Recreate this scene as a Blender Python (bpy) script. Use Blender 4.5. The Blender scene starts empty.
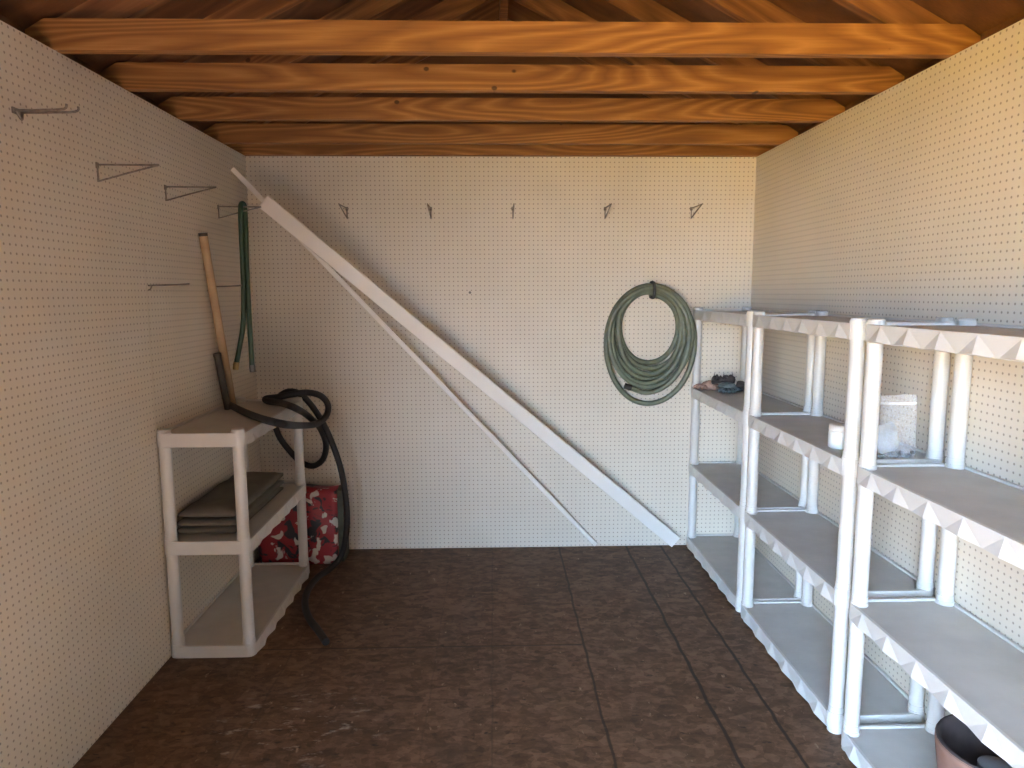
import bpy, math, random
from mathutils import Vector, Matrix, noise
I = 0.0254            # every number below is in inches, multiplied by I when a mesh is made
C = bpy.context.scene.collection
random.seed(4)

# ------------------------------------------------------------------ camera numbers
F_PX, YAW, PITCH, ROLL, CAM_H = 704.38, 0.0267, 0.1279, -0.0034, 59.57
A, B, D, H = 53.8, 58.9, 160.4, 89.5        # left wall x=-A, right wall x=B, back wall y=D, wall height H
YF = -30.0                                  # inner face of the wall with the doorway
PITCHR = 0.52                               # roof slope
XC = (B - A) / 2; HW = (A + B) / 2

# ------------------------------------------------------------------ materials
def newmat(name):
    m = bpy.data.materials.new(name); m.use_nodes = True
    nt = m.node_tree; nt.nodes.clear()
    out = nt.nodes.new('ShaderNodeOutputMaterial'); b = nt.nodes.new('ShaderNodeBsdfPrincipled')
    nt.links.new(b.outputs[0], out.inputs[0])
    return m, nt, b
def N(nt, t, **k):
    n = nt.nodes.new(t)
    for a, v in k.items(): setattr(n, a, v)
    return n
def math_(nt, op, a, b=None, c=None, clamp=False):
    n = nt.nodes.new('ShaderNodeMath'); n.operation = op; n.use_clamp = clamp
    for i, v in enumerate((a, b, c)):
        if v is None: continue
        if isinstance(v, (int, float)): n.inputs[i].default_value = v
        else: nt.links.new(v, n.inputs[i])
    return n.outputs[0]
def mix(nt, fac, a, b):
    n = nt.nodes.new('ShaderNodeMix'); n.data_type = 'RGBA'
    for s, v in ((n.inputs[0], fac), (n.inputs[6], a), (n.inputs[7], b)):
        if isinstance(v, (int, float)): s.default_value = v
        elif isinstance(v, tuple): s.default_value = (*v, 1)[:4]
        else: nt.links.new(v, s)
    return n.outputs[2]
def coords(nt, scale=(1, 1, 1), rot=(0, 0, 0), vary=False):
    tc = nt.nodes.new('ShaderNodeTexCoord'); mp = nt.nodes.new('ShaderNodeMapping')
    mp.inputs['Scale'].default_value = scale; mp.inputs['Rotation'].default_value = rot
    src = tc.outputs['Object']
    if vary:
        oi = nt.nodes.new('ShaderNodeObjectInfo'); ad = nt.nodes.new('ShaderNodeVectorMath'); ad.operation = 'MULTIPLY_ADD'
        nt.links.new(oi.outputs['Location'], ad.inputs[0]); ad.inputs[1].default_value = (3.1, 1.73, 2.3); nt.links.new(src, ad.inputs[2])
        src = ad.outputs[0]
    nt.links.new(src, mp.inputs[0]); return mp.outputs[0]
def noise_(nt, vec, scale, detail=3, rough=.5, dist=0):
    n = nt.nodes.new('ShaderNodeTexNoise'); nt.links.new(vec, n.inputs['Vector'])
    n.inputs['Scale'].default_value = scale; n.inputs['Detail'].default_value = detail
    n.inputs['Roughness'].default_value = rough; n.inputs['Distortion'].default_value = dist
    return n.outputs['Fac']
def ramp(nt, fac, stops):
    n = nt.nodes.new('ShaderNodeValToRGB'); nt.links.new(fac, n.inputs[0])
    e = n.color_ramp.elements
    while len(e) < len(stops): e.new(.5)
    for el, (p, c) in zip(e, stops): el.position = p; el.color = (*c, 1) if len(c) == 3 else c
    return n.outputs[0]
def bump(nt, b, h, strength=.3, dist=.002):
    n = nt.nodes.new('ShaderNodeBump'); n.inputs['Strength'].default_value = strength; n.inputs['Distance'].default_value = dist
    nt.links.new(h, n.inputs['Height']); nt.links.new(n.outputs[0], b.inputs['Normal'])
def simple(name, col, rough=.5, var=.1, scale=20, metallic=0, bmp=0):
    m, nt, b = newmat(name)
    v = coords(nt, vary=True); f = noise_(nt, v, scale)
    c0 = tuple(x * (1 - var) for x in col); c1 = tuple(min(1, x * (1 + var)) for x in col)
    nt.links.new(ramp(nt, f, [(.3, c0), (.7, c1)]), b.inputs['Base Color'])
    b.inputs['Roughness'].default_value = rough; b.inputs['Metallic'].default_value = metallic
    if bmp: bump(nt, b, f, bmp)
    return m

def pegboard(name, axes, off=(0, 0)):
    """white hardboard with a one-inch grid of round holes in the plane of the two given axes"""
    m, nt, b = newmat(name)
    tc = N(nt, 'ShaderNodeTexCoord'); sp = N(nt, 'ShaderNodeSeparateXYZ'); nt.links.new(tc.outputs['Object'], sp.inputs[0])
    d2 = None
    for a, o in zip(axes, off):
        q = math_(nt, 'MULTIPLY_ADD', sp.outputs['XYZ'.index(a)], 1 / I, 500 + o)
        q = math_(nt, 'SUBTRACT', math_(nt, 'FRACT', q), .5)
        q = math_(nt, 'MULTIPLY', q, q); d2 = q if d2 is None else math_(nt, 'ADD', d2, q)
    d = math_(nt, 'SQRT', d2)
    hole = math_(nt, 'SUBTRACT', 1.0, math_(nt, 'MULTIPLY', math_(nt, 'SUBTRACT', d, .10), 11, clamp=True))
    v = coords(nt); f = noise_(nt, v, 2.2, 4, .55)
    base = ramp(nt, f, [(.3, (.61, .545, .445)), (.7, (.67, .605, .505))])
    nt.links.new(mix(nt, math_(nt, 'MULTIPLY', hole, .62), base, (.10, .07, .05)), b.inputs['Base Color'])
    b.inputs['Roughness'].default_value = .48
    b.inputs['Specular IOR Level'].default_value = .35
    return m

def wood(name, c_dark, c_mid, c_light, ring=9.0, knots=.5):
    """sawn pine; the grain runs along local X"""
    m, nt, b = newmat(name)
    v = coords(nt, (1, 1, 1), vary=True)
    big = coords(nt, (.55, 5.0, 5.0), vary=True)
    warp = noise_(nt, big, 1.0, 1.5, .45)
    rings = math_(nt, 'FRACT', math_(nt, 'MULTIPLY', warp, ring))
    rings = math_(nt, 'MULTIPLY', math_(nt, 'ABSOLUTE', math_(nt, 'SUBTRACT', rings, .5)), 2)
    fine = noise_(nt, coords(nt, (4, 120, 120), vary=True), 1.0, 4, .6)
    blot = noise_(nt, coords(nt, (1.0, 3, 3), vary=True), 1.4, 3, .6)
    f = math_(nt, 'ADD', math_(nt, 'MULTIPLY', rings, .36), math_(nt, 'MULTIPLY', fine, .42))
    f = math_(nt, 'ADD', f, math_(nt, 'MULTIPLY', blot, .35))
    col = ramp(nt, f, [(.28, c_light), (.55, c_mid), (.86, c_dark)])
    vo = N(nt, 'ShaderNodeTexVoronoi'); nt.links.new(coords(nt, (1, .05, 1.3), vary=True), vo.inputs['Vector']); vo.inputs['Scale'].default_value = 5.5
    kn = math_(nt, 'SUBTRACT', 1.0, math_(nt, 'MULTIPLY', math_(nt, 'SUBTRACT', vo.outputs['Distance'], .05), 40, clamp=True))
    sepc = N(nt, 'ShaderNodeSeparateColor'); nt.links.new(vo.outputs['Color'], sepc.inputs[0])
    kn = math_(nt, 'MULTIPLY', kn, math_(nt, 'GREATER_THAN', sepc.outputs[0], 1 - knots))
    col = mix(nt, math_(nt, 'MULTIPLY', kn, .85), col, tuple(x * .28 for x in c_dark))
    nt.links.new(col, b.inputs['Base Color']); b.inputs['Roughness'].default_value = .62
    bump(nt, b, fine, .15, .001)
    return m

def osb_floor():
    m, nt, b = newmat('floor_strand_board')
    tc = N(nt, 'ShaderNodeTexCoord'); sp = N(nt, 'ShaderNodeSeparateXYZ'); nt.links.new(tc.outputs['Object'], sp.inputs[0])
    x = math_(nt, 'MULTIPLY', sp.outputs[0], 1 / I); y = math_(nt, 'MULTIPLY', sp.outputs[1], 1 / I)
    wob = noise_(nt, coords(nt), 6, 2)
    vecw = N(nt, 'ShaderNodeVectorMath', operation='ADD'); nt.links.new(coords(nt), vecw.inputs[0])
    nz = N(nt, 'ShaderNodeTexNoise'); nt.links.new(coords(nt), nz.inputs['Vector']); nz.inputs['Scale'].default_value = 9
    sc = N(nt, 'ShaderNodeVectorMath', operation='SCALE'); nt.links.new(nz.outputs['Color'], sc.inputs[0]); sc.inputs[3].default_value = .05
    nt.links.new(sc.outputs[0], vecw.inputs[1])
    def flakes(rotz, scale, seed):
        mp = N(nt, 'ShaderNodeMapping'); nt.links.new(vecw.outputs[0], mp.inputs[0])
        mp.inputs['Rotation'].default_value = (0, 0, rotz); mp.inputs['Scale'].default_value = (1, 1.7, 1); mp.inputs['Location'].default_value = (seed, seed, 0)
        vo = N(nt, 'ShaderNodeTexVoronoi'); vo.inputs['Scale'].default_value = scale; nt.links.new(mp.outputs[0], vo.inputs['Vector'])
        s = N(nt, 'ShaderNodeSeparateColor'); nt.links.new(vo.outputs['Color'], s.inputs[0]); return s.outputs[0]
    f = math_(nt, 'ADD', math_(nt, 'MULTIPLY', flakes(.5, 17, 0), .16), math_(nt, 'MULTIPLY', flakes(-.9, 26, 3.3), .16))
    f = math_(nt, 'ADD', f, math_(nt, 'MULTIPLY', flakes(1.5, 34, 7.1), .12))
    f = math_(nt, 'ADD', f, math_(nt, 'MULTIPLY', noise_(nt, coords(nt), 30, 6, .75), .42))
    f = math_(nt, 'ADD', f, math_(nt, 'MULTIPLY', noise_(nt, coords(nt), 2.0, 4, .6), .22))
    col = ramp(nt, f, [(.34, (.052, .025, .0125)), (.5, (.098, .049, .025)), (.70, (.178, .098, .056))])
    # dark spots and big worn areas
    st = noise_(nt, coords(nt), 3.1, 5, .62)
    col = mix(nt, math_(nt, 'MULTIPLY', math_(nt, 'SUBTRACT', st, .60), 7, clamp=True), col, (.06, .034, .021))
    sp_ = noise_(nt, coords(nt, (1, 1.8, 1), (0, 0, .7)), 22, 2, .5)
    col = mix(nt, math_(nt, 'MULTIPLY', math_(nt, 'SUBTRACT', sp_, .66), 14, clamp=True), col, (.035, .018, .011))
    sm = noise_(nt, coords(nt, (2.4, 1, 1), (0, 0, .5)), 16, 3, .6)
    col = mix(nt, math_(nt, 'MULTIPLY', math_(nt, 'SUBTRACT', sm, .66), 12, clamp=True), col, (.30, .20, .13))
    # joints between the boards
    wx = math_(nt, 'ADD', x, math_(nt, 'MULTIPLY', math_(nt, 'SUBTRACT', wob, .5), .9))
    tot = None
    for s, wd, amt in ((15.2, .24, .85), (31.2, .36, .95), (39.4, .32, .95), (-.5, .1, .3), (-9.8, .1, .22), (-34, .12, .3)):
        l = math_(nt, 'SUBTRACT', 1.0, math_(nt, 'MULTIPLY', math_(nt, 'SUBTRACT', math_(nt, 'ABSOLUTE', math_(nt, 'SUBTRACT', wx, s)), wd * .5), 6, clamp=True), clamp=True)
        l = math_(nt, 'MULTIPLY', l, amt); tot = l if tot is None else math_(nt, 'MAXIMUM', tot, l)
    l = math_(nt, 'SUBTRACT', 1.0, math_(nt, 'MULTIPLY', math_(nt, 'SUBTRACT', math_(nt, 'ABSOLUTE', math_(nt, 'SUBTRACT', y, 113.4)), .12), 6, clamp=True), clamp=True)
    l = math_(nt, 'MULTIPLY', math_(nt, 'MULTIPLY', l, math_(nt, 'LESS_THAN', x, 15.2)), .7); tot = math_(nt, 'MAXIMUM', tot, l)
    col = mix(nt, tot, col, (.022, .013, .009))
    # pale plaster scuffs near the left front
    pl = noise_(nt, coords(nt, (1, 2.4, 1), (0, 0, -.25)), 11, 4, .65)
    dx = math_(nt, 'MULTIPLY', math_(nt, 'ADD', x, 28), 1 / 15); dy = math_(nt, 'MULTIPLY', math_(nt, 'ADD', y, -92), 1 / 12)
    dd = math_(nt, 'SUBTRACT', 1.0, math_(nt, 'ADD', math_(nt, 'MULTIPLY', dx, dx), math_(nt, 'MULTIPLY', dy, dy)), clamp=True)
    pm = math_(nt, 'MULTIPLY', math_(nt, 'MULTIPLY', math_(nt, 'SUBTRACT', pl, .58), 9, clamp=True), dd)
    col = mix(nt, math_(nt, 'MULTIPLY', pm, .8), col, (.50, .42, .34))
    nt.links.new(col, b.inputs['Base Color']); b.inputs['Roughness'].default_value = .55
    b.inputs['Specular IOR Level'].default_value = .3
    bump(nt, b, math_(nt, 'SUBTRACT', f, tot), .3, .002)
    return m

def festive():
    m, nt, b = newmat('red_print_paper')
    v = coords(nt, (1, 1, 1)); v2 = coords(nt, (1, 1, 1), (.3, .9, .2))
    n1 = noise_(nt, v, 15, 2, .5, .6); n2 = noise_(nt, v2, 13, 2, .5, .8)
    col = mix(nt, math_(nt, 'MULTIPLY', math_(nt, 'SUBTRACT', n2, .56), 30, clamp=True), (.30, .018, .028), (.022, .02, .028))
    col = mix(nt, math_(nt, 'MULTIPLY', math_(nt, 'SUBTRACT', n1, .58), 30, clamp=True), col, (.62, .58, .52))
    nt.links.new(col, b.inputs['Base Color']); b.inputs['Roughness'].default_value = .45
    return m

def clear_film():
    m, nt, b = newmat('clear_film')
    v = coords(nt, vary=True); f = noise_(nt, v, 35, 3, .6, 1.0)
    b.inputs['Base Color'].default_value = (.93, .94, .95, 1); b.inputs['Roughness'].default_value = .12
    nt.links.new(ramp(nt, f, [(.3, (.10,) * 3), (.7, (.26,) * 3)]), b.inputs['Alpha'])
    bump(nt, b, f, .8, .004)
    return m

M = dict(
    peg_x=pegboard('pegboard_side', 'YZ', (.1, .3)), peg_y=pegboard('pegboard_back', 'XZ', (.3, .2)),
    pine=wood('pine_orange', (.17, .064, .014), (.28, .115, .026), (.44, .205, .056), 22, .8),
    pine2=wood('pine_brown', (.12, .044, .013), (.21, .083, .026), (.31, .135, .045), 14),
    deck=wood('roof_boarding', (.075, .028, .010), (.13, .05, .018), (.19, .08, .03), 5, .3),
    floor=osb_floor(),
    plastic=simple('white_plastic', (.585, .565, .53), .38, .03, 12),
    deckp_shaded=simple('white_textured_plastic_shaded', (.50, .475, .44), .6, .07, 9),  # shelf decks: same white plastic, with their shade put into a darker colour
    trim=simple('white_painted_trim', (.76, .72, .66), .4, .03, 6),
    wire=simple('grey_wire', (.22, .19, .16), .45, .3, 60, .6),
    hose=simple('green_hose', (.115, .135, .092), .42, .2, 30),
    hose2=simple('dark_green_hose', (.022, .055, .024), .4, .2, 30),
    rubber=simple('black_rubber', (.013, .010, .009), .6, .2, 30),
    brass=simple('brass', (.45, .30, .12), .35, .1, 30, .8),
    stick=wood('broomstick_wood', (.30, .19, .10), (.40, .27, .15), (.46, .33, .19), 4, 0),
    pipe=simple('dark_pipe', (.045, .034, .022), .5, .3, 20),
    mat_=simple('grey_brown_cloth', (.125, .11, .088), .85, .15, 14, bmp=.4),
    red=festive(), olive=simple('olive_side', (.055, .062, .04), .6, .3, 22),
    peach=simple('peach_cloth', (.42, .25, .18), .85, .25, 40), teal=simple('blue_grey_cloth', (.11, .13, .135), .85, .3, 40),
    dark=simple('dark_cloth', (.05, .04, .038), .85, .35, 50), brown=simple('dark_brown', (.07, .05, .042), .8, .3, 40),
    film=clear_film(), jar=simple('milky_plastic', (.74, .74, .70), .3, .05, 20),
    grit=simple('dark_fittings', (.11, .11, .10), .5, .7, 70), greyb=simple('light_grey_plastic', (.33, .33, .335), .5, .15, 25),
    pot=simple('terracotta', (.235, .13, .095), .75, .2, 12), pot_inner=simple('dark_pot_inner', (.05, .036, .034), .8, .35, 18),
    greyc=simple('blue_grey_plastic', (.17, .18, .20), .5, .1, 20),
    blocker=simple('dark_blocker', (.07, .05, .035), .9, .25, 6), dark_slab=simple('dark_slab', (.045, .042, .04), .95, .2, 30), ground=simple('dry_ground', (.47, .285, .035), .95, .15, 2), siding=simple('outside_siding', (.42, .36, .28), .8, .08, 3),  # first two colour the unseen block and dark slab added to shape the light
    steel=simple('nail_steel', (.2, .18, .16), .4, .1, 50, .8), tie=simple('black_strap', (.02, .02, .02), .6, .2, 40),
)

# ------------------------------------------------------------------ mesh builder (inches)
class MB:
    def __init__(s): s.v = []; s.f = []; s.sm = []
    def add(s, vs, fs, smooth=False):
        o = len(s.v); s.v += [Vector(x) for x in vs]; s.f += [[i + o for i in f] for f in fs]; s.sm += [smooth] * len(fs); return s
    def box(s, x0, x1, y0, y1, z0, z1, c=0):
        if c <= 0:
            vs = [(x, y, z) for x in (x0, x1) for y in (y0, y1) for z in (z0, z1)]
            return s.add(vs, [(0, 1, 3, 2), (4, 6, 7, 5), (0, 4, 5, 1), (2, 3, 7, 6), (0, 2, 6, 4), (1, 5, 7, 3)])
        P = {}; vs = []
        for ix in (0, 1):
            for iy in (0, 1):
                for iz in (0, 1):
                    X, Y, Z = (x0, x1)[ix], (y0, y1)[iy], (z0, z1)[iz]
                    sx, sy, sz = (c, -c)[ix], (c, -c)[iy], (c, -c)[iz]
                    for k, p in enumerate(((X, Y + sy, Z + sz), (X + sx, Y, Z + sz), (X + sx, Y + sy, Z))):
                        P[ix, iy, iz, k] = len(vs); vs.append(p)
        fs = []
        for k in range(3):
            for sd in (0, 1):
                o = [(0, 0), (1, 0), (1, 1), (0, 1)]
                q = []
                for a, b2 in o:
                    idx = [0, 0, 0]; idx[k] = sd; idx[(k + 1) % 3] = a; idx[(k + 2) % 3] = b2; q.append(P[(*idx, k)])
                fs.append(q if sd else q[::-1])
        for k in range(3):          # edges parallel to axis k
            k1, k2 = (k + 1) % 3, (k + 2) % 3
            for a in (0, 1):
                for b2 in (0, 1):
                    def g(t, which):
                        idx = [0, 0, 0]; idx[k] = t; idx[k1] = a; idx[k2] = b2; return P[(*idx, which)]
                    q = [g(0, k1), g(1, k1), g(1, k2), g(0, k2)]
                    fs.append(q if (a == b2) == False else q[::-1])
        for ix in (0, 1):
            for iy in (0, 1):
                for iz in (0, 1):
                    q = [P[ix, iy, iz, k] for k in range(3)]
                    fs.append(q if (ix + iy + iz) % 2 else q[::-1])
        return s.add(vs, fs)
    def prism(s, poly, axis, a0, a1):
        """poly: 2D points in the two other axes (order x,y,z without `axis`)"""
        def p3(p, a):
            l = list(p); l.insert('xyz'.index(axis), a); return tuple(l)
        n = len(poly); vs = [p3(p, a0) for p in poly] + [p3(p, a1) for p in poly]
        fs = [list(range(n))[::-1], list(range(n, 2 * n))] + [(i, (i + 1) % n, n + (i + 1) % n, n + i) for i in range(n)]
        return s.add(vs, fs)
    def tube(s, pts, r, n=12, cap=True, closed=False, sub=6, spline=True, squash=None):
        P = [Vector(p) for p in pts]
        if spline and len(P) > 2:
            Q = []; m = len(P); rng = range(m if closed else m - 1)
            for i in rng:
                if closed: a, b2, c, d = P[(i - 1) % m], P[i], P[(i + 1) % m], P[(i + 2) % m]
                else: a, b2, c, d = P[max(i - 1, 0)], P[i], P[i + 1], P[min(i + 2, m - 1)]
                for k in range(sub):
                    t = k / sub
                    Q.append(.5 * ((2 * b2) + (c - a) * t + (2 * a - 5 * b2 + 4 * c - d) * t * t + (3 * b2 - a - 3 * c + d) * t ** 3))
            if not closed: Q.append(P[-1])
            P = Q
        m = len(P); R = r if callable(r) else (lambda t: r)
        up = None; rings = []
        for i, p in enumerate(P):
            t = (P[(i + 1) % m] - P[i - 1]) if closed else (P[min(i + 1, m - 1)] - P[max(i - 1, 0)])
            t.normalize()
            if up is None:
                up = Vector((0, 0, 1)) if abs(t.z) < .9 else Vector((1, 0, 0))
            up = (up - t * up.dot(t)).normalized(); sd = t.cross(up)
            rr = R(i / max(1, m - 1))
            rings.append([p + (up * math.cos(2 * math.pi * k / n) + sd * math.sin(2 * math.pi * k / n)) * rr for k in range(n)])
        vs = [v for g in rings for v in g]
        fs = [(i * n + k, i * n + (k + 1) % n, ((i + 1) % m) * n + (k + 1) % n, ((i + 1) % m) * n + k) for i in range(m if closed else m - 1) for k in range(n)]
        s.add(vs, fs, True)
        if cap and not closed:
            s.add(rings[0], [list(range(n))]); s.add(rings[-1], [list(range(n))[::-1]])
        return s
    def rod(s, a, b2, r, n=16, r2=None): return s.tube([a, b2], (lambda t: r + ((r2 if r2 is not None else r) - r) * t), n, spline=False)
    def lathe(s, prof, c, n=32, cap_top=False, cap_bot=True):
        vs = []; fs = []
        for (r, z) in prof: vs += [(c[0] + r * math.cos(2 * math.pi * k / n), c[1] + r * math.sin(2 * math.pi * k / n), c[2] + z) for k in range(n)]
        for i in range(len(prof) - 1):
            fs += [(i * n + k, i * n + (k + 1) % n, (i + 1) * n + (k + 1) % n, (i + 1) * n + k) for k in range(n)]
        if cap_bot: fs.append(list(range(n))[::-1])
        if cap_top: fs.append([(len(prof) - 1) * n + k for k in range(n)])
        return s.add(vs, fs, True)
    def blob(s, c, r, seed=0, amp=.3, freq=1.2, n=20, m=12, flat=None):
        c = Vector(c); vs = [];
        for i in range(m + 1):
            th = math.pi * i / m
            for k in range(n):
                ph = 2 * math.pi * k / n
                d = Vector((math.sin(th) * math.cos(ph), math.sin(th) * math.sin(ph), math.cos(th)))
                a = 1 + amp * noise.noise(d * freq + Vector((seed, seed * 2.3, 0)))
                p = Vector((d.x * r[0] * a, d.y * r[1] * a, d.z * r[2] * a)) + c
                if flat is not None and p.z < flat: p.z = flat
                vs.append(p)
        fs = [(i * n + k, (i + 1) * n + k, (i + 1) * n + (k + 1) % n, i * n + (k + 1) % n) for i in range(m) for k in range(n)]
        return s.add(vs, fs, True)
    def build(s, name, mat, parent=None, origin=None):
        """vertices are given in the parent's frame when parent is set; else in world, re-centred on origin"""
        o = Vector(origin) if origin is not None else Vector((0, 0, 0))
        me = bpy.data.meshes.new(name)
        me.from_pydata([(v - o) * I for v in s.v], [], s.f); me.validate()
        me.polygons.foreach_set('use_smooth', s.sm if len(me.polygons) == len(s.sm) else [False] * len(me.polygons))
        me.materials.append(mat); me.update()
        import bmesh
        b = bmesh.new(); b.from_mesh(me); bmesh.ops.recalc_face_normals(b, faces=b.faces); b.to_mesh(me); b.free()
        ob = bpy.data.objects.new(name, me); C.objects.link(ob)
        if parent: ob.parent = parent
        ob.location = o * I
        return ob

def tag(o, label, cat, group=None, kind=None):
    if label: o['label'] = label
    if cat: o['category'] = cat
    if group: o['group'] = group
    if kind: o['kind'] = kind
    return o
def thing(name, loc, label, cat, group=None, rz=0):
    o = bpy.data.objects.new(name, None); C.objects.link(o); o.empty_display_size = .05
    o.location = Vector(loc) * I; o.rotation_euler = (0, 0, rz)
    return tag(o, label, cat, group)
def dup(root, loc, label, rz=None):
    r = root.copy(); C.objects.link(r); r.location = Vector(loc) * I; r['label'] = label
    if rz is not None: r.rotation_euler = (0, 0, rz)
    for ch in list(root.children):
        c = ch.copy(); C.objects.link(c); c.parent = r
        for g in list(ch.children):
            d = g.copy(); C.objects.link(d); d.parent = c
    return r
def struct(o, label=None):
    o['kind'] = 'structure'
    if label: o['label'] = label
    return o

# ------------------------------------------------------------------ the shed's shell
struct(MB().box(-A - 5, B + 5, YF - 5, D + 5, -1, 0).build('floor', M['floor']), 'dark brown strand board floor of the shed')
mb = MB(); gap = .07                                   # the left wall's sheets meet in thin open joints
ys = [YF - 1, 63.9, 112.0, D + 1]
for y0, y1 in zip(ys[:-1], ys[1:]): mb.box(-A - .25, -A, y0 + gap, y1 - gap, 0, H)
struct(mb.build('wall_left', M['peg_x']), 'left wall of white pegboard sheets')
struct(MB().box(B, B + .25, YF - 1, D + 1, 0, H).build('wall_right', M['peg_x']), 'right wall of white pegboard')
struct(MB().box(-A - .25, B + .25, D, D + .25, 0, H).build('wall_back', M['peg_y']), 'far wall of white pegboard')
zr = H + 3.2                                           # top of the side framing
mb = MB(); mb.box(-A - 4.5, -A - .35, YF - 4, D + 4, 0, H - .05); mb.box(-A - 4.5, -A - 3.4, YF - 4, D + 4, H - .1, H + 2.6)
struct(mb.build('wall_outer_left', M['deck'])); mb = MB(); mb.box(B + .35, B + 4.5, YF - 4, D + 4, 0, H - .05); mb.box(B + 3.4, B + 4.5, YF - 4, D + 4, H - .1, H + 2.6)
struct(mb.build('wall_outer_right', M['deck']))
apex = H + 4.4 + PITCHR * HW
mb = MB(); mb.prism([(-A - 4.4, 0), (B + 4.4, 0), (B + 4.4, H + 2), (XC, apex), (-A - 4.4, H + 2)], 'y', D + .35, D + 4)
struct(mb.build('wall_gable', M['deck']), 'dark timber gable above the far pegboard wall')
DX0, DX1, DZ = -50.0, 12.0, 82.0                      # the doorway behind the camera
mb = MB()
mb.prism([(-A - 4.4, 0), (DX0, 0), (DX0, H + 2), (-A - 4.4, H + 2)], 'y', YF - 4, YF)
mb.prism([(DX1, 0), (B + 4.4, 0), (B + 4.4, H + 2), (DX1, H + 2)], 'y', YF - 4, YF)
mb.prism([(DX0, DZ), (DX1, DZ), (DX1, H + 2), (DX0, H + 2)], 'y', YF - 4, YF)
mb.prism([(-A - 4.4, H + 2), (B + 4.4, H + 2), (XC, apex)], 'y', YF - 4, YF)
struct(mb.build('wall_front', M['deck']))
# unseen building added outside the door to keep light off the room's left side
HX = -64.0
mb = MB().box(HX, 620, -640, -300, -4, 300); mb.prism([(HX - 14, 300), (634, 300), (634, 306), (320, 400), (HX + 200, 400), (HX - 14, 306)], 'y', -654, -286)
struct(mb.build('light_blocker', M['blocker']))
th = 1.0                                               # roof boarding on the rafters
mb = MB()
for sg in (-1, 1):
    x1 = XC + sg * (HW + 12); z1 = apex - PITCHR * (HW + 12)
    poly = [(XC, apex), (x1, z1), (x1, z1 + th), (XC, apex + th)]
    mb.prism(poly, 'y', YF - 16, D + 12)
struct(mb.build('ceiling', M['deck']), 'dark roof boarding above the trusses')
struct(MB().box(-900, 900, -1400, 900, -6, -4).build('ground', M['ground']))
struct(MB().box(-62, 500, -300, YF - 4.5, -5, -3.7, .2).build('bounce_cut_slab', M['dark_slab']))  # unseen dark slab added so less light bounces in to the left

# ------------------------------------------------------------------ trusses
def rafter(sg):
    L = math.hypot(HW, PITCHR * HW); m = MB(); h = 4.3
    ang = math.atan(PITCHR); c, s_ = math.cos(ang), math.sin(ang)
    cut = h * PITCHR
    # local frame: x along the slope from heel to apex, z across it
    m.prism([(0, 0), (L, 0), (L + 0 + 0, h), (0, h)] if False else [(h / math.tan(ang) * 0 + 1.2, 0), (L + h * math.sin(ang) * 0, 0), (L + h * s_ / c, h), (-2.5, h)], 'y', 0, 1.5)
    return m, ang
def make_truss(y, name_lab):
    t = thing('roof_truss', (XC, y, H), name_lab, 'roof truss', 'roof trusses spanning the shed')
    b = MB().prism([(-HW - 3.3, 0), (HW + 3.3, 0), (HW + 3.3, 2.3), (HW + .9, 3.7), (-HW - .9, 3.7), (-HW - 3.3, 2.3)], 'y', 0, 1.5).build('bottom_chord', M['pine'], t)
    for sg in (-1, 1):
        m, ang = rafter(sg); o = m.build('rafter', M['pine2'], t)
        o.location = (Vector((sg * HW, 1.55 if sg < 0 else 3.05, 0)) * I)
        o.rotation_euler = (0, -ang, 0) if sg < 0 else (0, -ang, math.pi)
    return t
labs = ['wooden roof truss nearest the viewer, its joist crossing the top of the view', 'second wooden roof truss from the viewer, knotty orange joist',
        'third wooden roof truss from the viewer, middle of the five', 'fourth wooden roof truss from the viewer, next to the last',
        'farthest wooden roof truss, lying against the top of the far pegboard wall']
t0 = make_truss(92.7, labs[0])
for y, l in zip((109.4, 127.4, 146.6, 158.7), labs[1:]): dup(t0, (XC, y, H), l)
o = MB().box(XC - .75, XC + .75, YF, D, apex - 9.2, apex - 3.0).build('ridge_board', M['pine2'], origin=(XC, D, apex - 9))
tag(o, 'narrow wooden ridge board running under the peak of the roof', 'ridge board')

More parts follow.
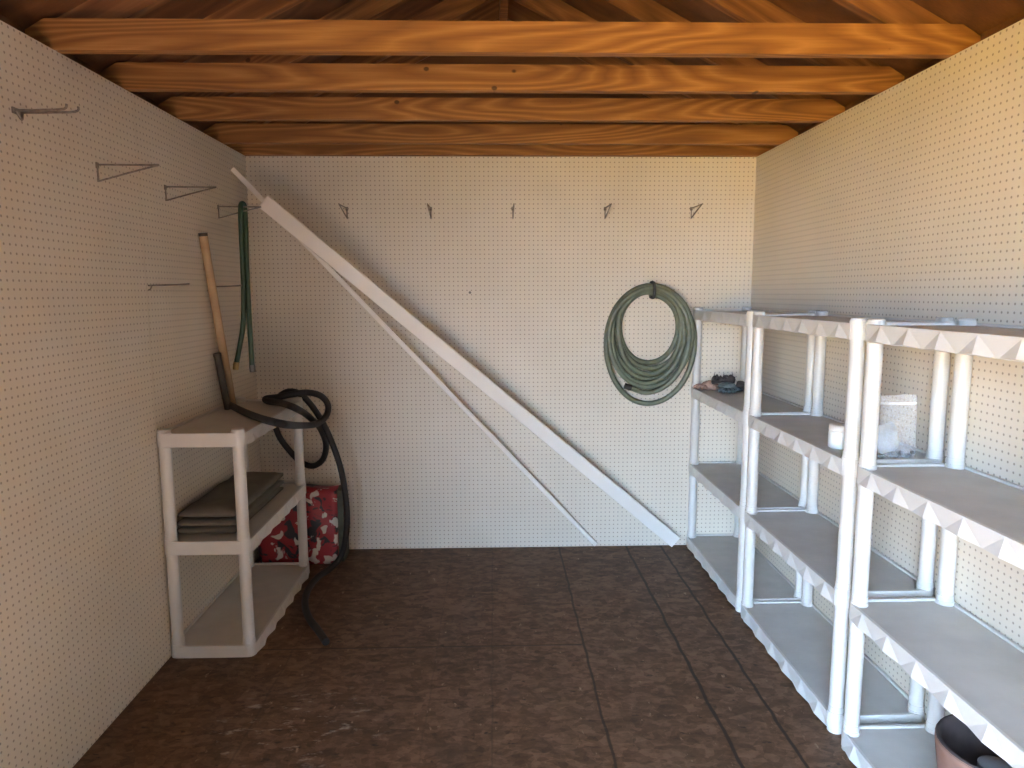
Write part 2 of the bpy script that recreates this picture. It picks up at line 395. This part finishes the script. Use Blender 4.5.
# ------------------------------------------------------------------ plastic shelving
RP = .95
def make_unit(levels, label, depth=13.35, length=36.0):
    """front lip at local x=0, near end at local y=0"""
    u = thing('plastic_shelf_unit', (0, 0, 0), label, 'shelf unit', 'white plastic shelf units')
    cx = (1.12, depth - 1.12); cy = (1.12, length - 1.12)
    lh = 2.15
    for zi, z in enumerate(levels):
        m = MB()
        m.box(.35, depth - .35, .35, length - .35, z - .55, z - .18)                      # deck
        for k in range(7):                                                                # ribs under the deck
            yy = 3.5 + k * (length - 7) / 6; m.box(.5, depth - .5, yy - .12, yy + .12, z - 1.7, z - .5)
        sh = m.build('shelf', M['deckp_shaded'], u)
        m = MB()
        for ya, yb in ((0.0, .55), (length - .55, length)): m.box(1.0, depth - 1.0, ya, yb, z - lh, z + .12, .07)
        m.box(depth - .5, depth, 1.0, length - 1.0, z - lh, z + .12, .07)
        m.box(.0, .45, 1.0, length - 1.0, z - lh, z, .05)
        for fx, dr in ((.0, -1), (depth, 1)):                                             # zigzag relief on both long sides
            n = 6; p = (length - 2.4) / n
            for k in range(n):
                ya = 1.2 + k * p; yb = ya + p; ym = (ya + yb) / 2
                if dr > 0: continue
                m.add([(fx, ya + .15, z - lh + .05), (fx, yb - .15, z - lh + .05), (fx, ym, z - .1), (fx + dr * .48, ym, z - lh + .2)],
                      [(0, 2, 3), (2, 1, 3), (0, 3, 1), (0, 1, 2)])
        for x in cx:
            for y in cy:
                m.tube([(x, y, z - lh), (x, y, z + .3)], 1.1, 20, spline=False)
        m.build('rim', M['plastic'], sh)
    for x in cx:
        for y in cy:
            zs = [0] + list(levels)
            for a, b2 in zip(zs[:-1], zs[1:]):
                z0 = a + .28 if a else 0; z1 = b2 - 2.1
                if z1 - z0 < .05: continue
                m = MB().tube([(x, y, z0), (x, y, z1)], RP, 20, spline=False)
                m.tube([(x, y, z0), (x, y, z0 + .8)], RP + .07, 20, spline=False)
                m.build('post', M['plastic'], u)
            z = levels[-1]
            MB().lathe([(1.0, 0), (1.0, .25), (.9, .38)], (x, y, z + .28), 20, True).build('post_cap', M['plastic'], u)
    return u
RX = 45.4
u2 = make_unit((2.6, 20.2, 38.0, 55.7), 'tall white plastic shelf unit, middle of the right-hand row, holding a small white jar')
u2.location = Vector((RX, 87.5, 0)) * I
dup(u2, (RX, 124.3, 0), 'tall white plastic shelf unit in the far right corner, gloves on its second shelf')
dup(u2, (RX, 49.6, 0), 'tall white plastic shelf unit nearest the viewer on the right, cut by the frame')
ul = make_unit((1.9, 19.8, 37.6), 'low three-tier white plastic shelf unit against the left wall, a black hose on top', 13.9, 36.6)
ul.location = Vector((-A + 13.95, 147.6, 0)) * I; ul.rotation_euler = (0, 0, math.pi)

# ------------------------------------------------------------------ wall hooks
def hook_mb(L, drop=2.1, r=.13):
    m = MB()     # sticks out along +X from the wall at x=0
    m.tube([(0, 0, 0), (.6, 0, .05), (L * .6, 0, .0), (L, 0, 0)], r, 8, sub=3)
    m.tube([(L, 0, 0), (L * .5, 0, -drop * .5), (.3, 0, -drop), (.12, 0, -drop + .1)], r, 8, sub=3)
    m.tube([(.12, 0, -drop), (.12, 0, 0)], r, 8, spline=False)
    m.box(-.02, .22, -.3, .3, -.45, .35, .05)
    return m
hk = hook_mb(8.4).build('wire_hook', M['wire']); 
tag(hk, '', 'hook', 'triangular wire hooks on the left pegboard wall')
hs = [((-A, 100.4, 77.1), 'triangular grey wire hook on the left wall, empty, second from the viewer'),
      ((-A, 120.5, 77.1), 'empty triangular wire hook on the left wall, next to the one holding green hose'),
      ((-A, 143.0, 76.6), 'triangular grey wire hook near the left corner with a green hose hung over it')]
for i, (p, l) in enumerate(hs):
    o = hk if i == 0 else hk.copy()
    if i: C.objects.link(o)
    o.location = Vector(p) * I; o['label'] = l
m = MB()
for dy in (-.55, .55):
    m.tube([(0, dy, 0), (3, dy, .05), (5.9 + dy * .6, dy, .15), (6.3 + dy * .6, dy, .7)], .14, 8, sub=4)
m.tube([(.3, -.55, 0), (.5, 0, -.9), (.3, .55, 0)], .14, 8, sub=4); m.box(-.02, .2, -.9, .9, -.35, .35, .05)
o = m.build('wire_hook', M['wire']); o.location = Vector((-A, 84.6, 80.2)) * I
tag(o, 'short two-pronged grey wire hook on the left wall nearest the viewer', 'hook')
for p, L, l in (((-A, 112.6, 61.0), 6.4, 'single straight wire peg at the sheet joint of the left wall'),
                ((-A, 135.6, 61.0), 6.4, 'single straight wire peg behind the leaning wooden stick')):
    m = MB(); m.tube([(0, 0, 0), (.5, 0, 0), (L * .7, 0, .1), (L, 0, .25)], .13, 8, sub=4); m.tube([(0, 0, -.7), (.3, 0, -.6), (.6, 0, 0)], .11, 8, sub=3)
    o = m.build('wire_peg', M['wire']); o.location = Vector(p) * I; tag(o, l, 'peg')
bl = ['triangular wire hook on the far wall, leftmost of the row, above the white board', 'triangular wire hook on the far wall, second from the left of the row',
      'triangular wire hook on the far wall, middle of the row of five', 'triangular wire hook on the far wall, above the green hose coil and left of it',
      'triangular wire hook on the far wall, rightmost of the row, near the right corner']
for x, l in zip((-32.1, -13.6, 4.6, 25.2, 44.6), bl):
    o = hk.copy(); C.objects.link(o); o.location = Vector((x, D, 78.3)) * I; o.rotation_euler = (0, 0, -math.pi / 2)
    o['label'] = l; o['group'] = 'triangular wire hooks in a row on the far wall'
o = MB().rod((-5.1, D, 59.7), (-5.1, D - .9, 59.8), .12, 8).rod((-5.1, D - .9, 59.8), (-5.1, D - 1.0, 59.8), .3, 10).build('nail', M['steel'], origin=(-5.1, D, 59.7))
tag(o, 'small nail sticking out of the middle of the far pegboard wall', 'nail')

# projection of a picture direction onto a plane of the room gives the hose its bends
def cam_axes():
    cy, sy = math.cos(YAW), math.sin(YAW); f = Vector((sy, cy, 0)); r = Vector((cy, -sy, 0)); u = Vector((0, 0, 1))
    cp, sp = math.cos(PITCH), math.sin(PITCH); f2 = f * cp - u * sp; u2 = u * cp + f * sp
    c, s = math.cos(ROLL), math.sin(ROLL); return r * c + u2 * s, u2 * c - r * s, f2
RA, UA, FA = cam_axes()
def at(px, py, **k):
    d = FA + RA * ((px - 512) / F_PX) - UA * ((py - 384) / F_PX); o = Vector((0, 0, CAM_H)); a = 'XYZ'.index(list(k)[0]); v = list(k.values())[0]
    return o + d * ((v - o[a]) / d[a])

# ------------------------------------------------------------------ leaning board and strip
def bar(p0, p1, w, t, nrm, name, mat, label, cat, lip=0):
    p0, p1 = Vector(p0), Vector(p1); ax = (p1 - p0); L = ax.length; ax.normalize()
    nrm = Vector(nrm); nrm = (nrm - ax * nrm.dot(ax)).normalized(); sd = nrm.cross(ax)
    m = MB().box(0, L, -w / 2, w / 2, -t / 2, t / 2, min(.12, t * .2))
    if lip:
        m.box(0, L, -w / 2, -w / 2 + .22, -t / 2 - lip, -t / 2 + .05, .04); m.box(0, L, w / 2 - .22, w / 2, -t / 2 - lip, -t / 2 + .05, .04)
    o = m.build(name, mat)
    o.matrix_world = Matrix.Translation(p0 * I) @ Matrix((ax, sd, nrm)).transposed().to_4x4()
    return tag(o, label, cat)
bar(at(263, 201, Y=145.2), (42.6, 158.3, 1.45), 3.0, .5, (0, -1, 0), 'trim_board', M['trim'],
    'long white trim board leaning diagonally across the far wall', 'board', .6)
bar((-53.3, 150.6, 85.2), (24.0, 159.7, .55), 1.0, .45, (0.1, -1, 0), 'trim_strip', M['trim'],
    'thin white strip leaning diagonally behind and below the white board', 'strip')

# ------------------------------------------------------------------ stick, pipe
o = MB().tube([(-51.8, 139.6, 37.45), (-53.0, 133.1, 70.2)], lambda t: .82 - .05 * t, 14, spline=False)
o = o.build('wooden_stick', M['stick'], origin=(-51.8, 139.6, 37.9)); tag(o, 'light wooden stick leaning in the left corner on top of the shelf unit', 'stick')
me = MB().tube([(-53.0, 133.1, 70.2), (-53.02, 133.0, 70.75)], .80, 14, spline=False).build('end_cap', M['pipe'], origin=(-53, 133.1, 70.2)); 
me.parent = o; me.matrix_parent_inverse = Matrix.Identity(4); me.location = Vector((-53, 133.1, 70.2)) * I - o.location
o = MB().tube([(-51.5, 136.4, 37.45), (-52.55, 135.3, 48.2)], .66, 14, spline=False).tube([(-52.52, 135.35, 47.8), (-52.6, 135.25, 48.4)], .74, 14, spline=False)
o = o.build('short_pipe', M['pipe'], origin=(-51.5, 136.4, 37.5)); tag(o, 'short dark pipe leaning on the left wall beside the wooden stick', 'pipe')

# ------------------------------------------------------------------ hoses
zt = 37.6 + .50
h1 = [at(228, 404, Z=zt), at(242, 411, Z=zt), at(258, 417.5, Z=zt), at(271, 421.3, Z=zt + .45), at(284, 424.3, Z=zt + .5), at(300, 425.5, Y=134), at(316, 424, Y=142),
      at(326, 416, Y=146), at(328, 405, Y=147), at(321, 396, Y=146), at(308, 392.5, Y=144), at(294, 394, Y=142), at(279, 397, Z=zt + .9), at(266, 398.6, Z=zt), at(268, 401.2, Z=zt + .1), at(281, 403, Z=zt + .5), at(294, 407.5, Z=zt + .9),
      at(304, 413, Y=140), at(312, 419.5, Y=145), at(320, 428, Y=150), at(326, 444, Y=152), at(323, 459, Y=153.5), at(313, 466, Y=154.5), at(301, 462, Y=155), at(289, 450, Y=155), at(279, 436, Y=155), at(274, 420, Y=154.5),
      at(274, 405, Y=152), at(280, 396, Y=149), at(289, 391.5, Y=147.5), at(300, 394, Y=147), at(312, 406, Y=148.5), at(324, 425, Y=149.6), at(334, 448, Y=150), at(341, 470, Y=150), at(345, 492, Y=150), at(347, 515, Y=150),
      at(346, 535, Y=150), at(341, 556, Y=150.5), at(331, 568, Z=.72), at(318, 577, Z=.72), at(308, 590, Z=.72), at(305, 604, Z=.72), at(309, 618, Z=.72), at(318, 630, Z=.72), at(326, 642, Z=.72)]
o = MB().tube(h1, .66, 14, sub=6).build('rubber_hose', M['rubber'], origin=h1[0])
tag(o, 'black rubber hose looped over the left shelf unit and trailing to the floor', 'hose')

# green hose folded over the hook in the left corner
hx, hy, hz = -49.1, 143.0, 76.6
g = [at(236.5, 363, Y=hy), at(240, 345, Y=hy), at(243, 325, Y=hy), at(243.5, 290, Y=hy), at(242.0, 250, Y=hy), at(240.6, 215, Y=hy - .3), at(241.3, 204.2, Y=hy), at(244.3, 206, Y=hy + .4), at(245.4, 222, Y=hy + .4), at(246.5, 260, Y=hy + .2), at(248.3, 300, Y=hy), at(250.5, 340, Y=hy), at(252, 366, Y=hy)]
t = thing('garden_hose', g[6], 'short dark green hose length folded over a hook in the left corner', 'hose')
gl = [p - g[6] for p in g]
MB().tube(gl, .5, 12, sub=6).build('hose', M['hose2'], t)
MB().rod(gl[0] + Vector((0, 0, .2)), gl[0] + Vector((-.25, 0, -1.3)), .58, 12).build('fitting', M['brass'], t)
MB().rod(gl[-1] + Vector((0, 0, .2)), gl[-1] + Vector((.1, 0, -1.2)), .6, 12).build('fitting', M['steel'], t)

# green hose coil on the far wall
t = thing('coiled_garden_hose', (35.8, D - .9, 61), 'thick coil of green garden hose hanging from the far wall beside the shelves', 'hose')
pts = []
loops = [(6.9, 59.3, 43.8, 0.0, .6), (7.7, 59.9, 42.6, .5, 1.5), (7.3, 60.3, 41.4, -.3, 2.4), (8.8, 61.0, 40.2, .3, .7), (8.3, 59.8, 39.2, -.9, 1.7), (10.2, 61.2, 34.4, .1, 1.0), (9.5, 61.2, 38.4, -.3, 2.0), (8.9, 60.6, 37.2, -.8, 2.7)]
n = 14; tot = len(loops) * n
for j in range(tot + 1):
    i, k = divmod(j, n); tt = k / n; a_ = loops[min(i, len(loops) - 1)]; b_ = loops[min(i + 1, len(loops) - 1)]
    ss = max(0, (tt - .72) / .28); ss = ss * ss * (3 - 2 * ss); q = [a_[e] * (1 - ss) + b_[e] * ss for e in range(5)]
    ang = 2 * math.pi * tt; w = (1 - math.cos(ang)) / 2
    zc = q[1] + (q[2] - q[1]) * w
    sx = math.sin(ang) * q[0] * (1 + .10 * math.sin(ang) ** 2 * (0.4 - w))
    bulge = max(0, math.sin(ang) - .35) / .65 * max(0, min(1, (q[0] - 7.5) / 1.5)) * 1.8
    pts.append((q[3] * w + sx * .975 - .45, -q[4] + .3 - bulge, zc - 61))
pts = pts[: -int(n * .44)]
MB().tube(pts, .60, 10, sub=4).build('hose', M['hose'], t)
e = Vector(pts[-1]); e2 = (Vector(pts[-1]) - Vector(pts[-2])).normalized()
MB().rod(e - e2 * .3, e + e2 * 1.3, .68, 12).build('fitting', M['tie'], t)
m = MB(); m.tube([(0, .8, -2.3), (0, -2.4, -2.4), (.1, -2.9, -.8), (0, -2.4, .7), (0, .5, .9)], .34, 8, sub=5); m.rod((0, .85, .9), (0, -1, 1.1), .2, 8)
m.build('hanging_strap', M['tie'], t)

# ------------------------------------------------------------------ folded mat on the left unit's middle shelf
def slab(m, x0, x1, y0, y1, z0, z1, r, seed):
    nx, ny = 14, 20
    def P(i, j, top):
        x = x0 + (x1 - x0) * i / nx; y = y0 + (y1 - y0) * j / ny
        e = min(x - x0, x1 - x, y - y0, y1 - y); rr = max(0, 1 - e / r) ** 2
        h = (z1 - z0) / 2; zc = (z0 + z1) / 2; w = noise.noise(Vector((x * .25, y * .2, seed))) * .35
        return (x, y, zc + (h * math.sqrt(max(.06, 1 - rr * .9)) + (w if top else 0)) * (1 if top else -1))
    vs = [P(i, j, t_) for t_ in (1, 0) for i in range(nx + 1) for j in range(ny + 1)]
    o_ = (nx + 1) * (ny + 1); ix = lambda i, j, t_: t_ * o_ + i * (ny + 1) + j
    fs = []
    for i in range(nx):
        for j in range(ny):
            fs.append((ix(i, j, 0), ix(i + 1, j, 0), ix(i + 1, j + 1, 0), ix(i, j + 1, 0))); fs.append((ix(i, j, 1), ix(i, j + 1, 1), ix(i + 1, j + 1, 1), ix(i + 1, j, 1)))
    for i in range(nx):
        fs.append((ix(i, 0, 0), ix(i, 0, 1), ix(i + 1, 0, 1), ix(i + 1, 0, 0))); fs.append((ix(i, ny, 0), ix(i + 1, ny, 0), ix(i + 1, ny, 1), ix(i, ny, 1)))
    for j in range(ny):
        fs.append((ix(0, j, 0), ix(0, j + 1, 0), ix(0, j + 1, 1), ix(0, j, 1))); fs.append((ix(nx, j, 0), ix(nx, j, 1), ix(nx, j + 1, 1), ix(nx, j + 1, 0)))
    m.add(vs, fs, True)
m = MB(); zb = 19.64
slab(m, -53.2, -43.1, 114.6, 141.6, zb, zb + 1.3, .8, 1.0); slab(m, -53.1, -43.0, 114.9, 141.8, zb + 1.25, zb + 2.5, .8, 4.0); slab(m, -52.8, -43.1, 115.4, 142, zb + 2.45, zb + 4.3, 2.6, 8.0)
for a_ in (-43.0,): pass
o = m.build('folded_mat', M['mat_'], origin=(-48, 128, zb)); tag(o, 'folded grey-brown mat on the middle shelf of the low left unit', 'mat')

# ------------------------------------------------------------------ red printed bag behind the left unit
t = thing('printed_bag', (-43.5, 155, 0), 'red printed paper bag with white and dark blotches on the floor behind the low unit', 'bag')
def bagmesh(w, d, h, seed):
    m = MB(); nx, nz, ny = 16, 14, 5; per = []
    for i in range(nx): per.append((-w / 2 + w * i / nx, -d / 2))
    for i in range(ny): per.append((w / 2, -d / 2 + d * i / ny))
    for i in range(nx): per.append((w / 2 - w * i / nx, d / 2))
    for i in range(ny): per.append((-w / 2, d / 2 - d * i / ny))
    n_ = len(per); vs = []
    for k in range(nz + 1):
        z = h * k / nz
        for x, y in per:
            b_ = noise.noise(Vector((x * .18, y * .2, z * .2 + seed))) * .5 * min(1, k / 3)
            pin = 1 - .25 * (k / nz) ** 2
            vs.append((x + b_ * .5, y * pin + b_, z + (b_ * 1.2 if k == nz else 0)))
    fs = [(k * n_ + i, k * n_ + (i + 1) % n_, (k + 1) * n_ + (i + 1) % n_, (k + 1) * n_ + i) for k in range(nz) for i in range(n_)]
    fs.append(list(range(n_))[::-1]); fs.append([nz * n_ + i for i in range(n_)]); m.add(vs, fs, True); return m
bagmesh(17.4, 7.0, 16.6, 2).build('body', M['red'], t)
m = MB(); m.prism([(-2.8, .2), (2.9, .2), (2.5, 16.4), (0, 17.0), (-2.5, 16.4)], 'x', 8.75, 9.9)
m.build('side_panel', M['olive'], t)

# ------------------------------------------------------------------ gloves and bits on the far right unit
gz = 38.0 - .18
def glove(name, c, mat, seed, ang, label, s=1.0):
    m = MB(); c = Vector(c)
    m.blob(c + Vector((0, 0, 1.2 * s)), (2.3 * s, 1.9 * s, 1.25 * s), seed, .45, 1.5, flat=c.z)
    for k in range(4):
        a_ = ang + (k - 1.5) * .33; d = Vector((math.cos(a_), math.sin(a_), 0)); L = (2.6, 3.0, 2.9, 2.3)[k] * s
        b0 = c + d * 1.4 * s + Vector((0, 0, .7 * s)); m.tube([b0, b0 + d * L * .6 + Vector((0, 0, .35 * s)), b0 + d * L + Vector((0, 0, -.1))], lambda t: (.52 - .1 * t) * s, 10, sub=4)
    a_ = ang + 1.5; d = Vector((math.cos(a_), math.sin(a_), 0)); b0 = c + d * 1.2 * s + Vector((0, 0, .6 * s)); m.tube([b0, b0 + d * 1.2 * s + Vector((.2, 0, .3)), b0 + d * 1.9 * s], .5 * s, 10, sub=4)
    o = m.build(name, mat, origin=c); tag(o, label, 'glove', 'work gloves heaped on the shelf'); return o
G1, G2, G3 = at(710, 389.5, Z=gz), at(728, 392, Z=gz), at(741, 391, Z=gz)
glove('work_glove', G1, M['peach'], 3, 3.3, 'peach-brown crumpled work glove at the left end of the heap on the shelf', .85)
glove('work_glove', G2, M['teal'], 7, 4.3, 'blue-grey crumpled work glove in the middle of the heap on the shelf', .85)
o = MB().blob(G3 + Vector((0, 0, 1.1)), (1.3, 1.3, 1.15), 12, .35, 1.6, flat=gz).build('cloth_ball', M['brown'], origin=G3); tag(o, 'dark brown balled cloth at the right end of the heap of gloves', 'cloth')
m = MB(); G4 = (G1 + G2) / 2 + Vector((1.2, .8, 2.3))
for k in range(7):
    x = -2.1 + k * .7; m.blob(G4 + Vector((x, .4 * math.sin(k * 2), .35 + .25 * math.sin(k * 1.7))), (.55, .55, .6), k, .7, 2.2, 10, 8)
    m.tube([G4 + Vector((x, 0, .3)), G4 + Vector((x + .2 * math.sin(k * 3), 0, 1.3 + .3 * math.cos(k * 2)))], lambda t: .2 * (1 - t) + .04, 6, spline=False)
m.tube([G4 + Vector(v) for v in ((-2.6, 0, -.5), (-.8, .1, -.15), (.8, 0, 0), (2.5, -.2, -.3))], .5, 10)
o = m.build('spiky_twig', M['dark'], origin=G4); tag(o, 'dark spiky bundle lying on top of the heap of gloves', 'bundle')

# ------------------------------------------------------------------ jar and zip bag on the middle unit
o = thing('plastic_jar', (48.7, 96.0, gz), 'small milky white jar on the second shelf beside the post', 'jar')
MB().lathe([(1.25, 0), (1.5, .15), (1.55, .4), (1.55, 2.3), (1.4, 2.6)], (0, 0, 0), 28).build('body', M['jar'], o)
MB().lathe([(1.5, 2.5), (1.56, 2.6), (1.5, 3.3), (1.3, 3.4)], (0, 0, 0), 28, True).build('lid', M['plastic'], o)
t = thing('zip_bag', (52.6, 89.9, gz), 'clear plastic zip bag of small parts standing on the second shelf behind the posts', 'bag')
m = MB(); nx, nz = 12, 14; W_ = 6.6; Hh = 8.4; vs = []
for sgn in (-1, 1):
    for k in range(nz + 1):
        for i in range(nx + 1):
            x = -W_ / 2 + W_ * i / nx; z = Hh * k / nz
            e = math.sin(math.pi * i / nx) ** .5; bul = (1.25 * e * (1 - (k / nz) ** 1.3) + .06) + .18 * noise.noise(Vector((x * .6, sgn * 3, z * .6)))
            lean = .5 * math.sin(x * .5) * (k / nz)
            vs.append((x * (1 - .03 * k / nz), sgn * bul * (.9 if k else .75) + lean, z + (.3 * noise.noise(Vector((x, 0, 4))) if k == nz else 0)))
o_ = (nx + 1) * (nz + 1); fs = []
for s_ in (0, 1):
    for k in range(nz):
        for i in range(nx): fs.append([s_ * o_ + k * (nx + 1) + i, s_ * o_ + k * (nx + 1) + i + 1, s_ * o_ + (k + 1) * (nx + 1) + i + 1, s_ * o_ + (k + 1) * (nx + 1) + i])
fs += [[i, i + 1, o_ + i + 1, o_ + i] for i in range(nx)]
for k in range(nz):
    fs.append([k * (nx + 1), (k + 1) * (nx + 1), o_ + (k + 1) * (nx + 1), o_ + k * (nx + 1)]); a_ = k * (nx + 1) + nx; fs.append([a_, a_ + nx + 1, o_ + a_ + nx + 1, o_ + a_])
m.add(vs, fs, True); m.build('pouch', M['film'], t)
MB().box(-3.1, 3.1, .1, .45, 7.1, 7.35, .05).build('zip_strip', M['jar'], t)
MB().blob((-.9, 0, 2.5), (1.8, .6, 2.1), 5, .3, 1.4, flat=.6).build('contents', M['greyb'], t)
m = MB(); random.seed(9)
for k in range(26):
    x = random.uniform(-2.6, 2.6); z = .28 + random.random() * .5; m.blob((x, random.uniform(-.5, .5), z), (.32, .3, .26), k, .4, 2, 8, 6)
o = m.build('small_parts', M['grit'], t); o['kind'] = 'stuff'

# ------------------------------------------------------------------ pot on the bottom shelf of the nearest unit
pz = 2.6 - .18; pc = Vector((52.35, 66.2, pz))
t = thing('plant_pot', pc, 'terracotta-brown pot with dark inside on the bottom shelf of the nearest right unit', 'pot')
MB().lathe([(4.4, 0), (4.8, 1.0), (5.5, 6.6), (5.9, 9.6), (5.9, 10.3), (5.6, 10.45)], (0, 0, 0), 40).build('body', M['pot'], t)
MB().lathe([(5.91, 10.2), (5.8, 10.5), (5.5, 10.45), (5.3, 9.8), (5.1, 7.6), (4.8, 7.0), (2.0, 6.8), (.05, 6.8)], (0, 0, 0), 40, True, False).build('inner_surface', M['pot_inner'], t)  # inner surface and rim, coloured darker than the body
cp = at(995, 764, Z=pz + 9.6); cp.z = pz + 6.85
o = MB().lathe([(1.3, 0), (1.42, .2), (1.5, 2.6), (1.4, 2.75), (.1, 2.8)], cp, 28, True).build('plastic_cup', M['greyc'], origin=cp)
tag(o, 'small blue-grey plastic cup sitting inside the brown pot', 'cup')

# ------------------------------------------------------------------ daylight through the doorway
w = bpy.data.worlds.new('sky'); bpy.context.scene.world = w; w.use_nodes = True
nt = w.node_tree; bg = nt.nodes['Background']; bg.inputs[0].default_value = (.50, .71, 1.0, 1); bg.inputs[1].default_value = 3.1
sl = bpy.data.lights.new('sun', 'SUN'); sl.energy = 10.5; sl.angle = .009; sl.color = (1, .90, .74)
so = bpy.data.objects.new('sun', sl); C.objects.link(so); so.location = (-3, 6, 8)
so.rotation_euler = Vector((.02, .60, -.80)).to_track_quat('-Z', 'Y').to_euler()

# ------------------------------------------------------------------ camera
cam = bpy.data.cameras.new('camera'); co = bpy.data.objects.new('camera', cam); C.objects.link(co)
cam.sensor_fit = 'HORIZONTAL'; cam.sensor_width = 36; cam.lens = F_PX / 1024 * 36; cam.clip_start = .02; cam.clip_end = 200
co.matrix_world = Matrix.Translation(Vector((0, 0, CAM_H)) * I) @ Matrix((RA, UA, -FA)).transposed().to_4x4()
sc = bpy.context.scene; sc.camera = co
sc.view_settings.view_transform = 'Standard'; sc.view_settings.look = 'None'; sc.view_settings.gamma = 1; sc.view_settings.use_curve_mapping = False
sc.view_settings.exposure = 4.12
sc.cycles.use_denoising = True; sc.cycles.max_bounces = 10; sc.cycles.diffuse_bounces = 8; sc.cycles.transparent_max_bounces = 12
sc.cycles.sample_clamp_indirect = 0
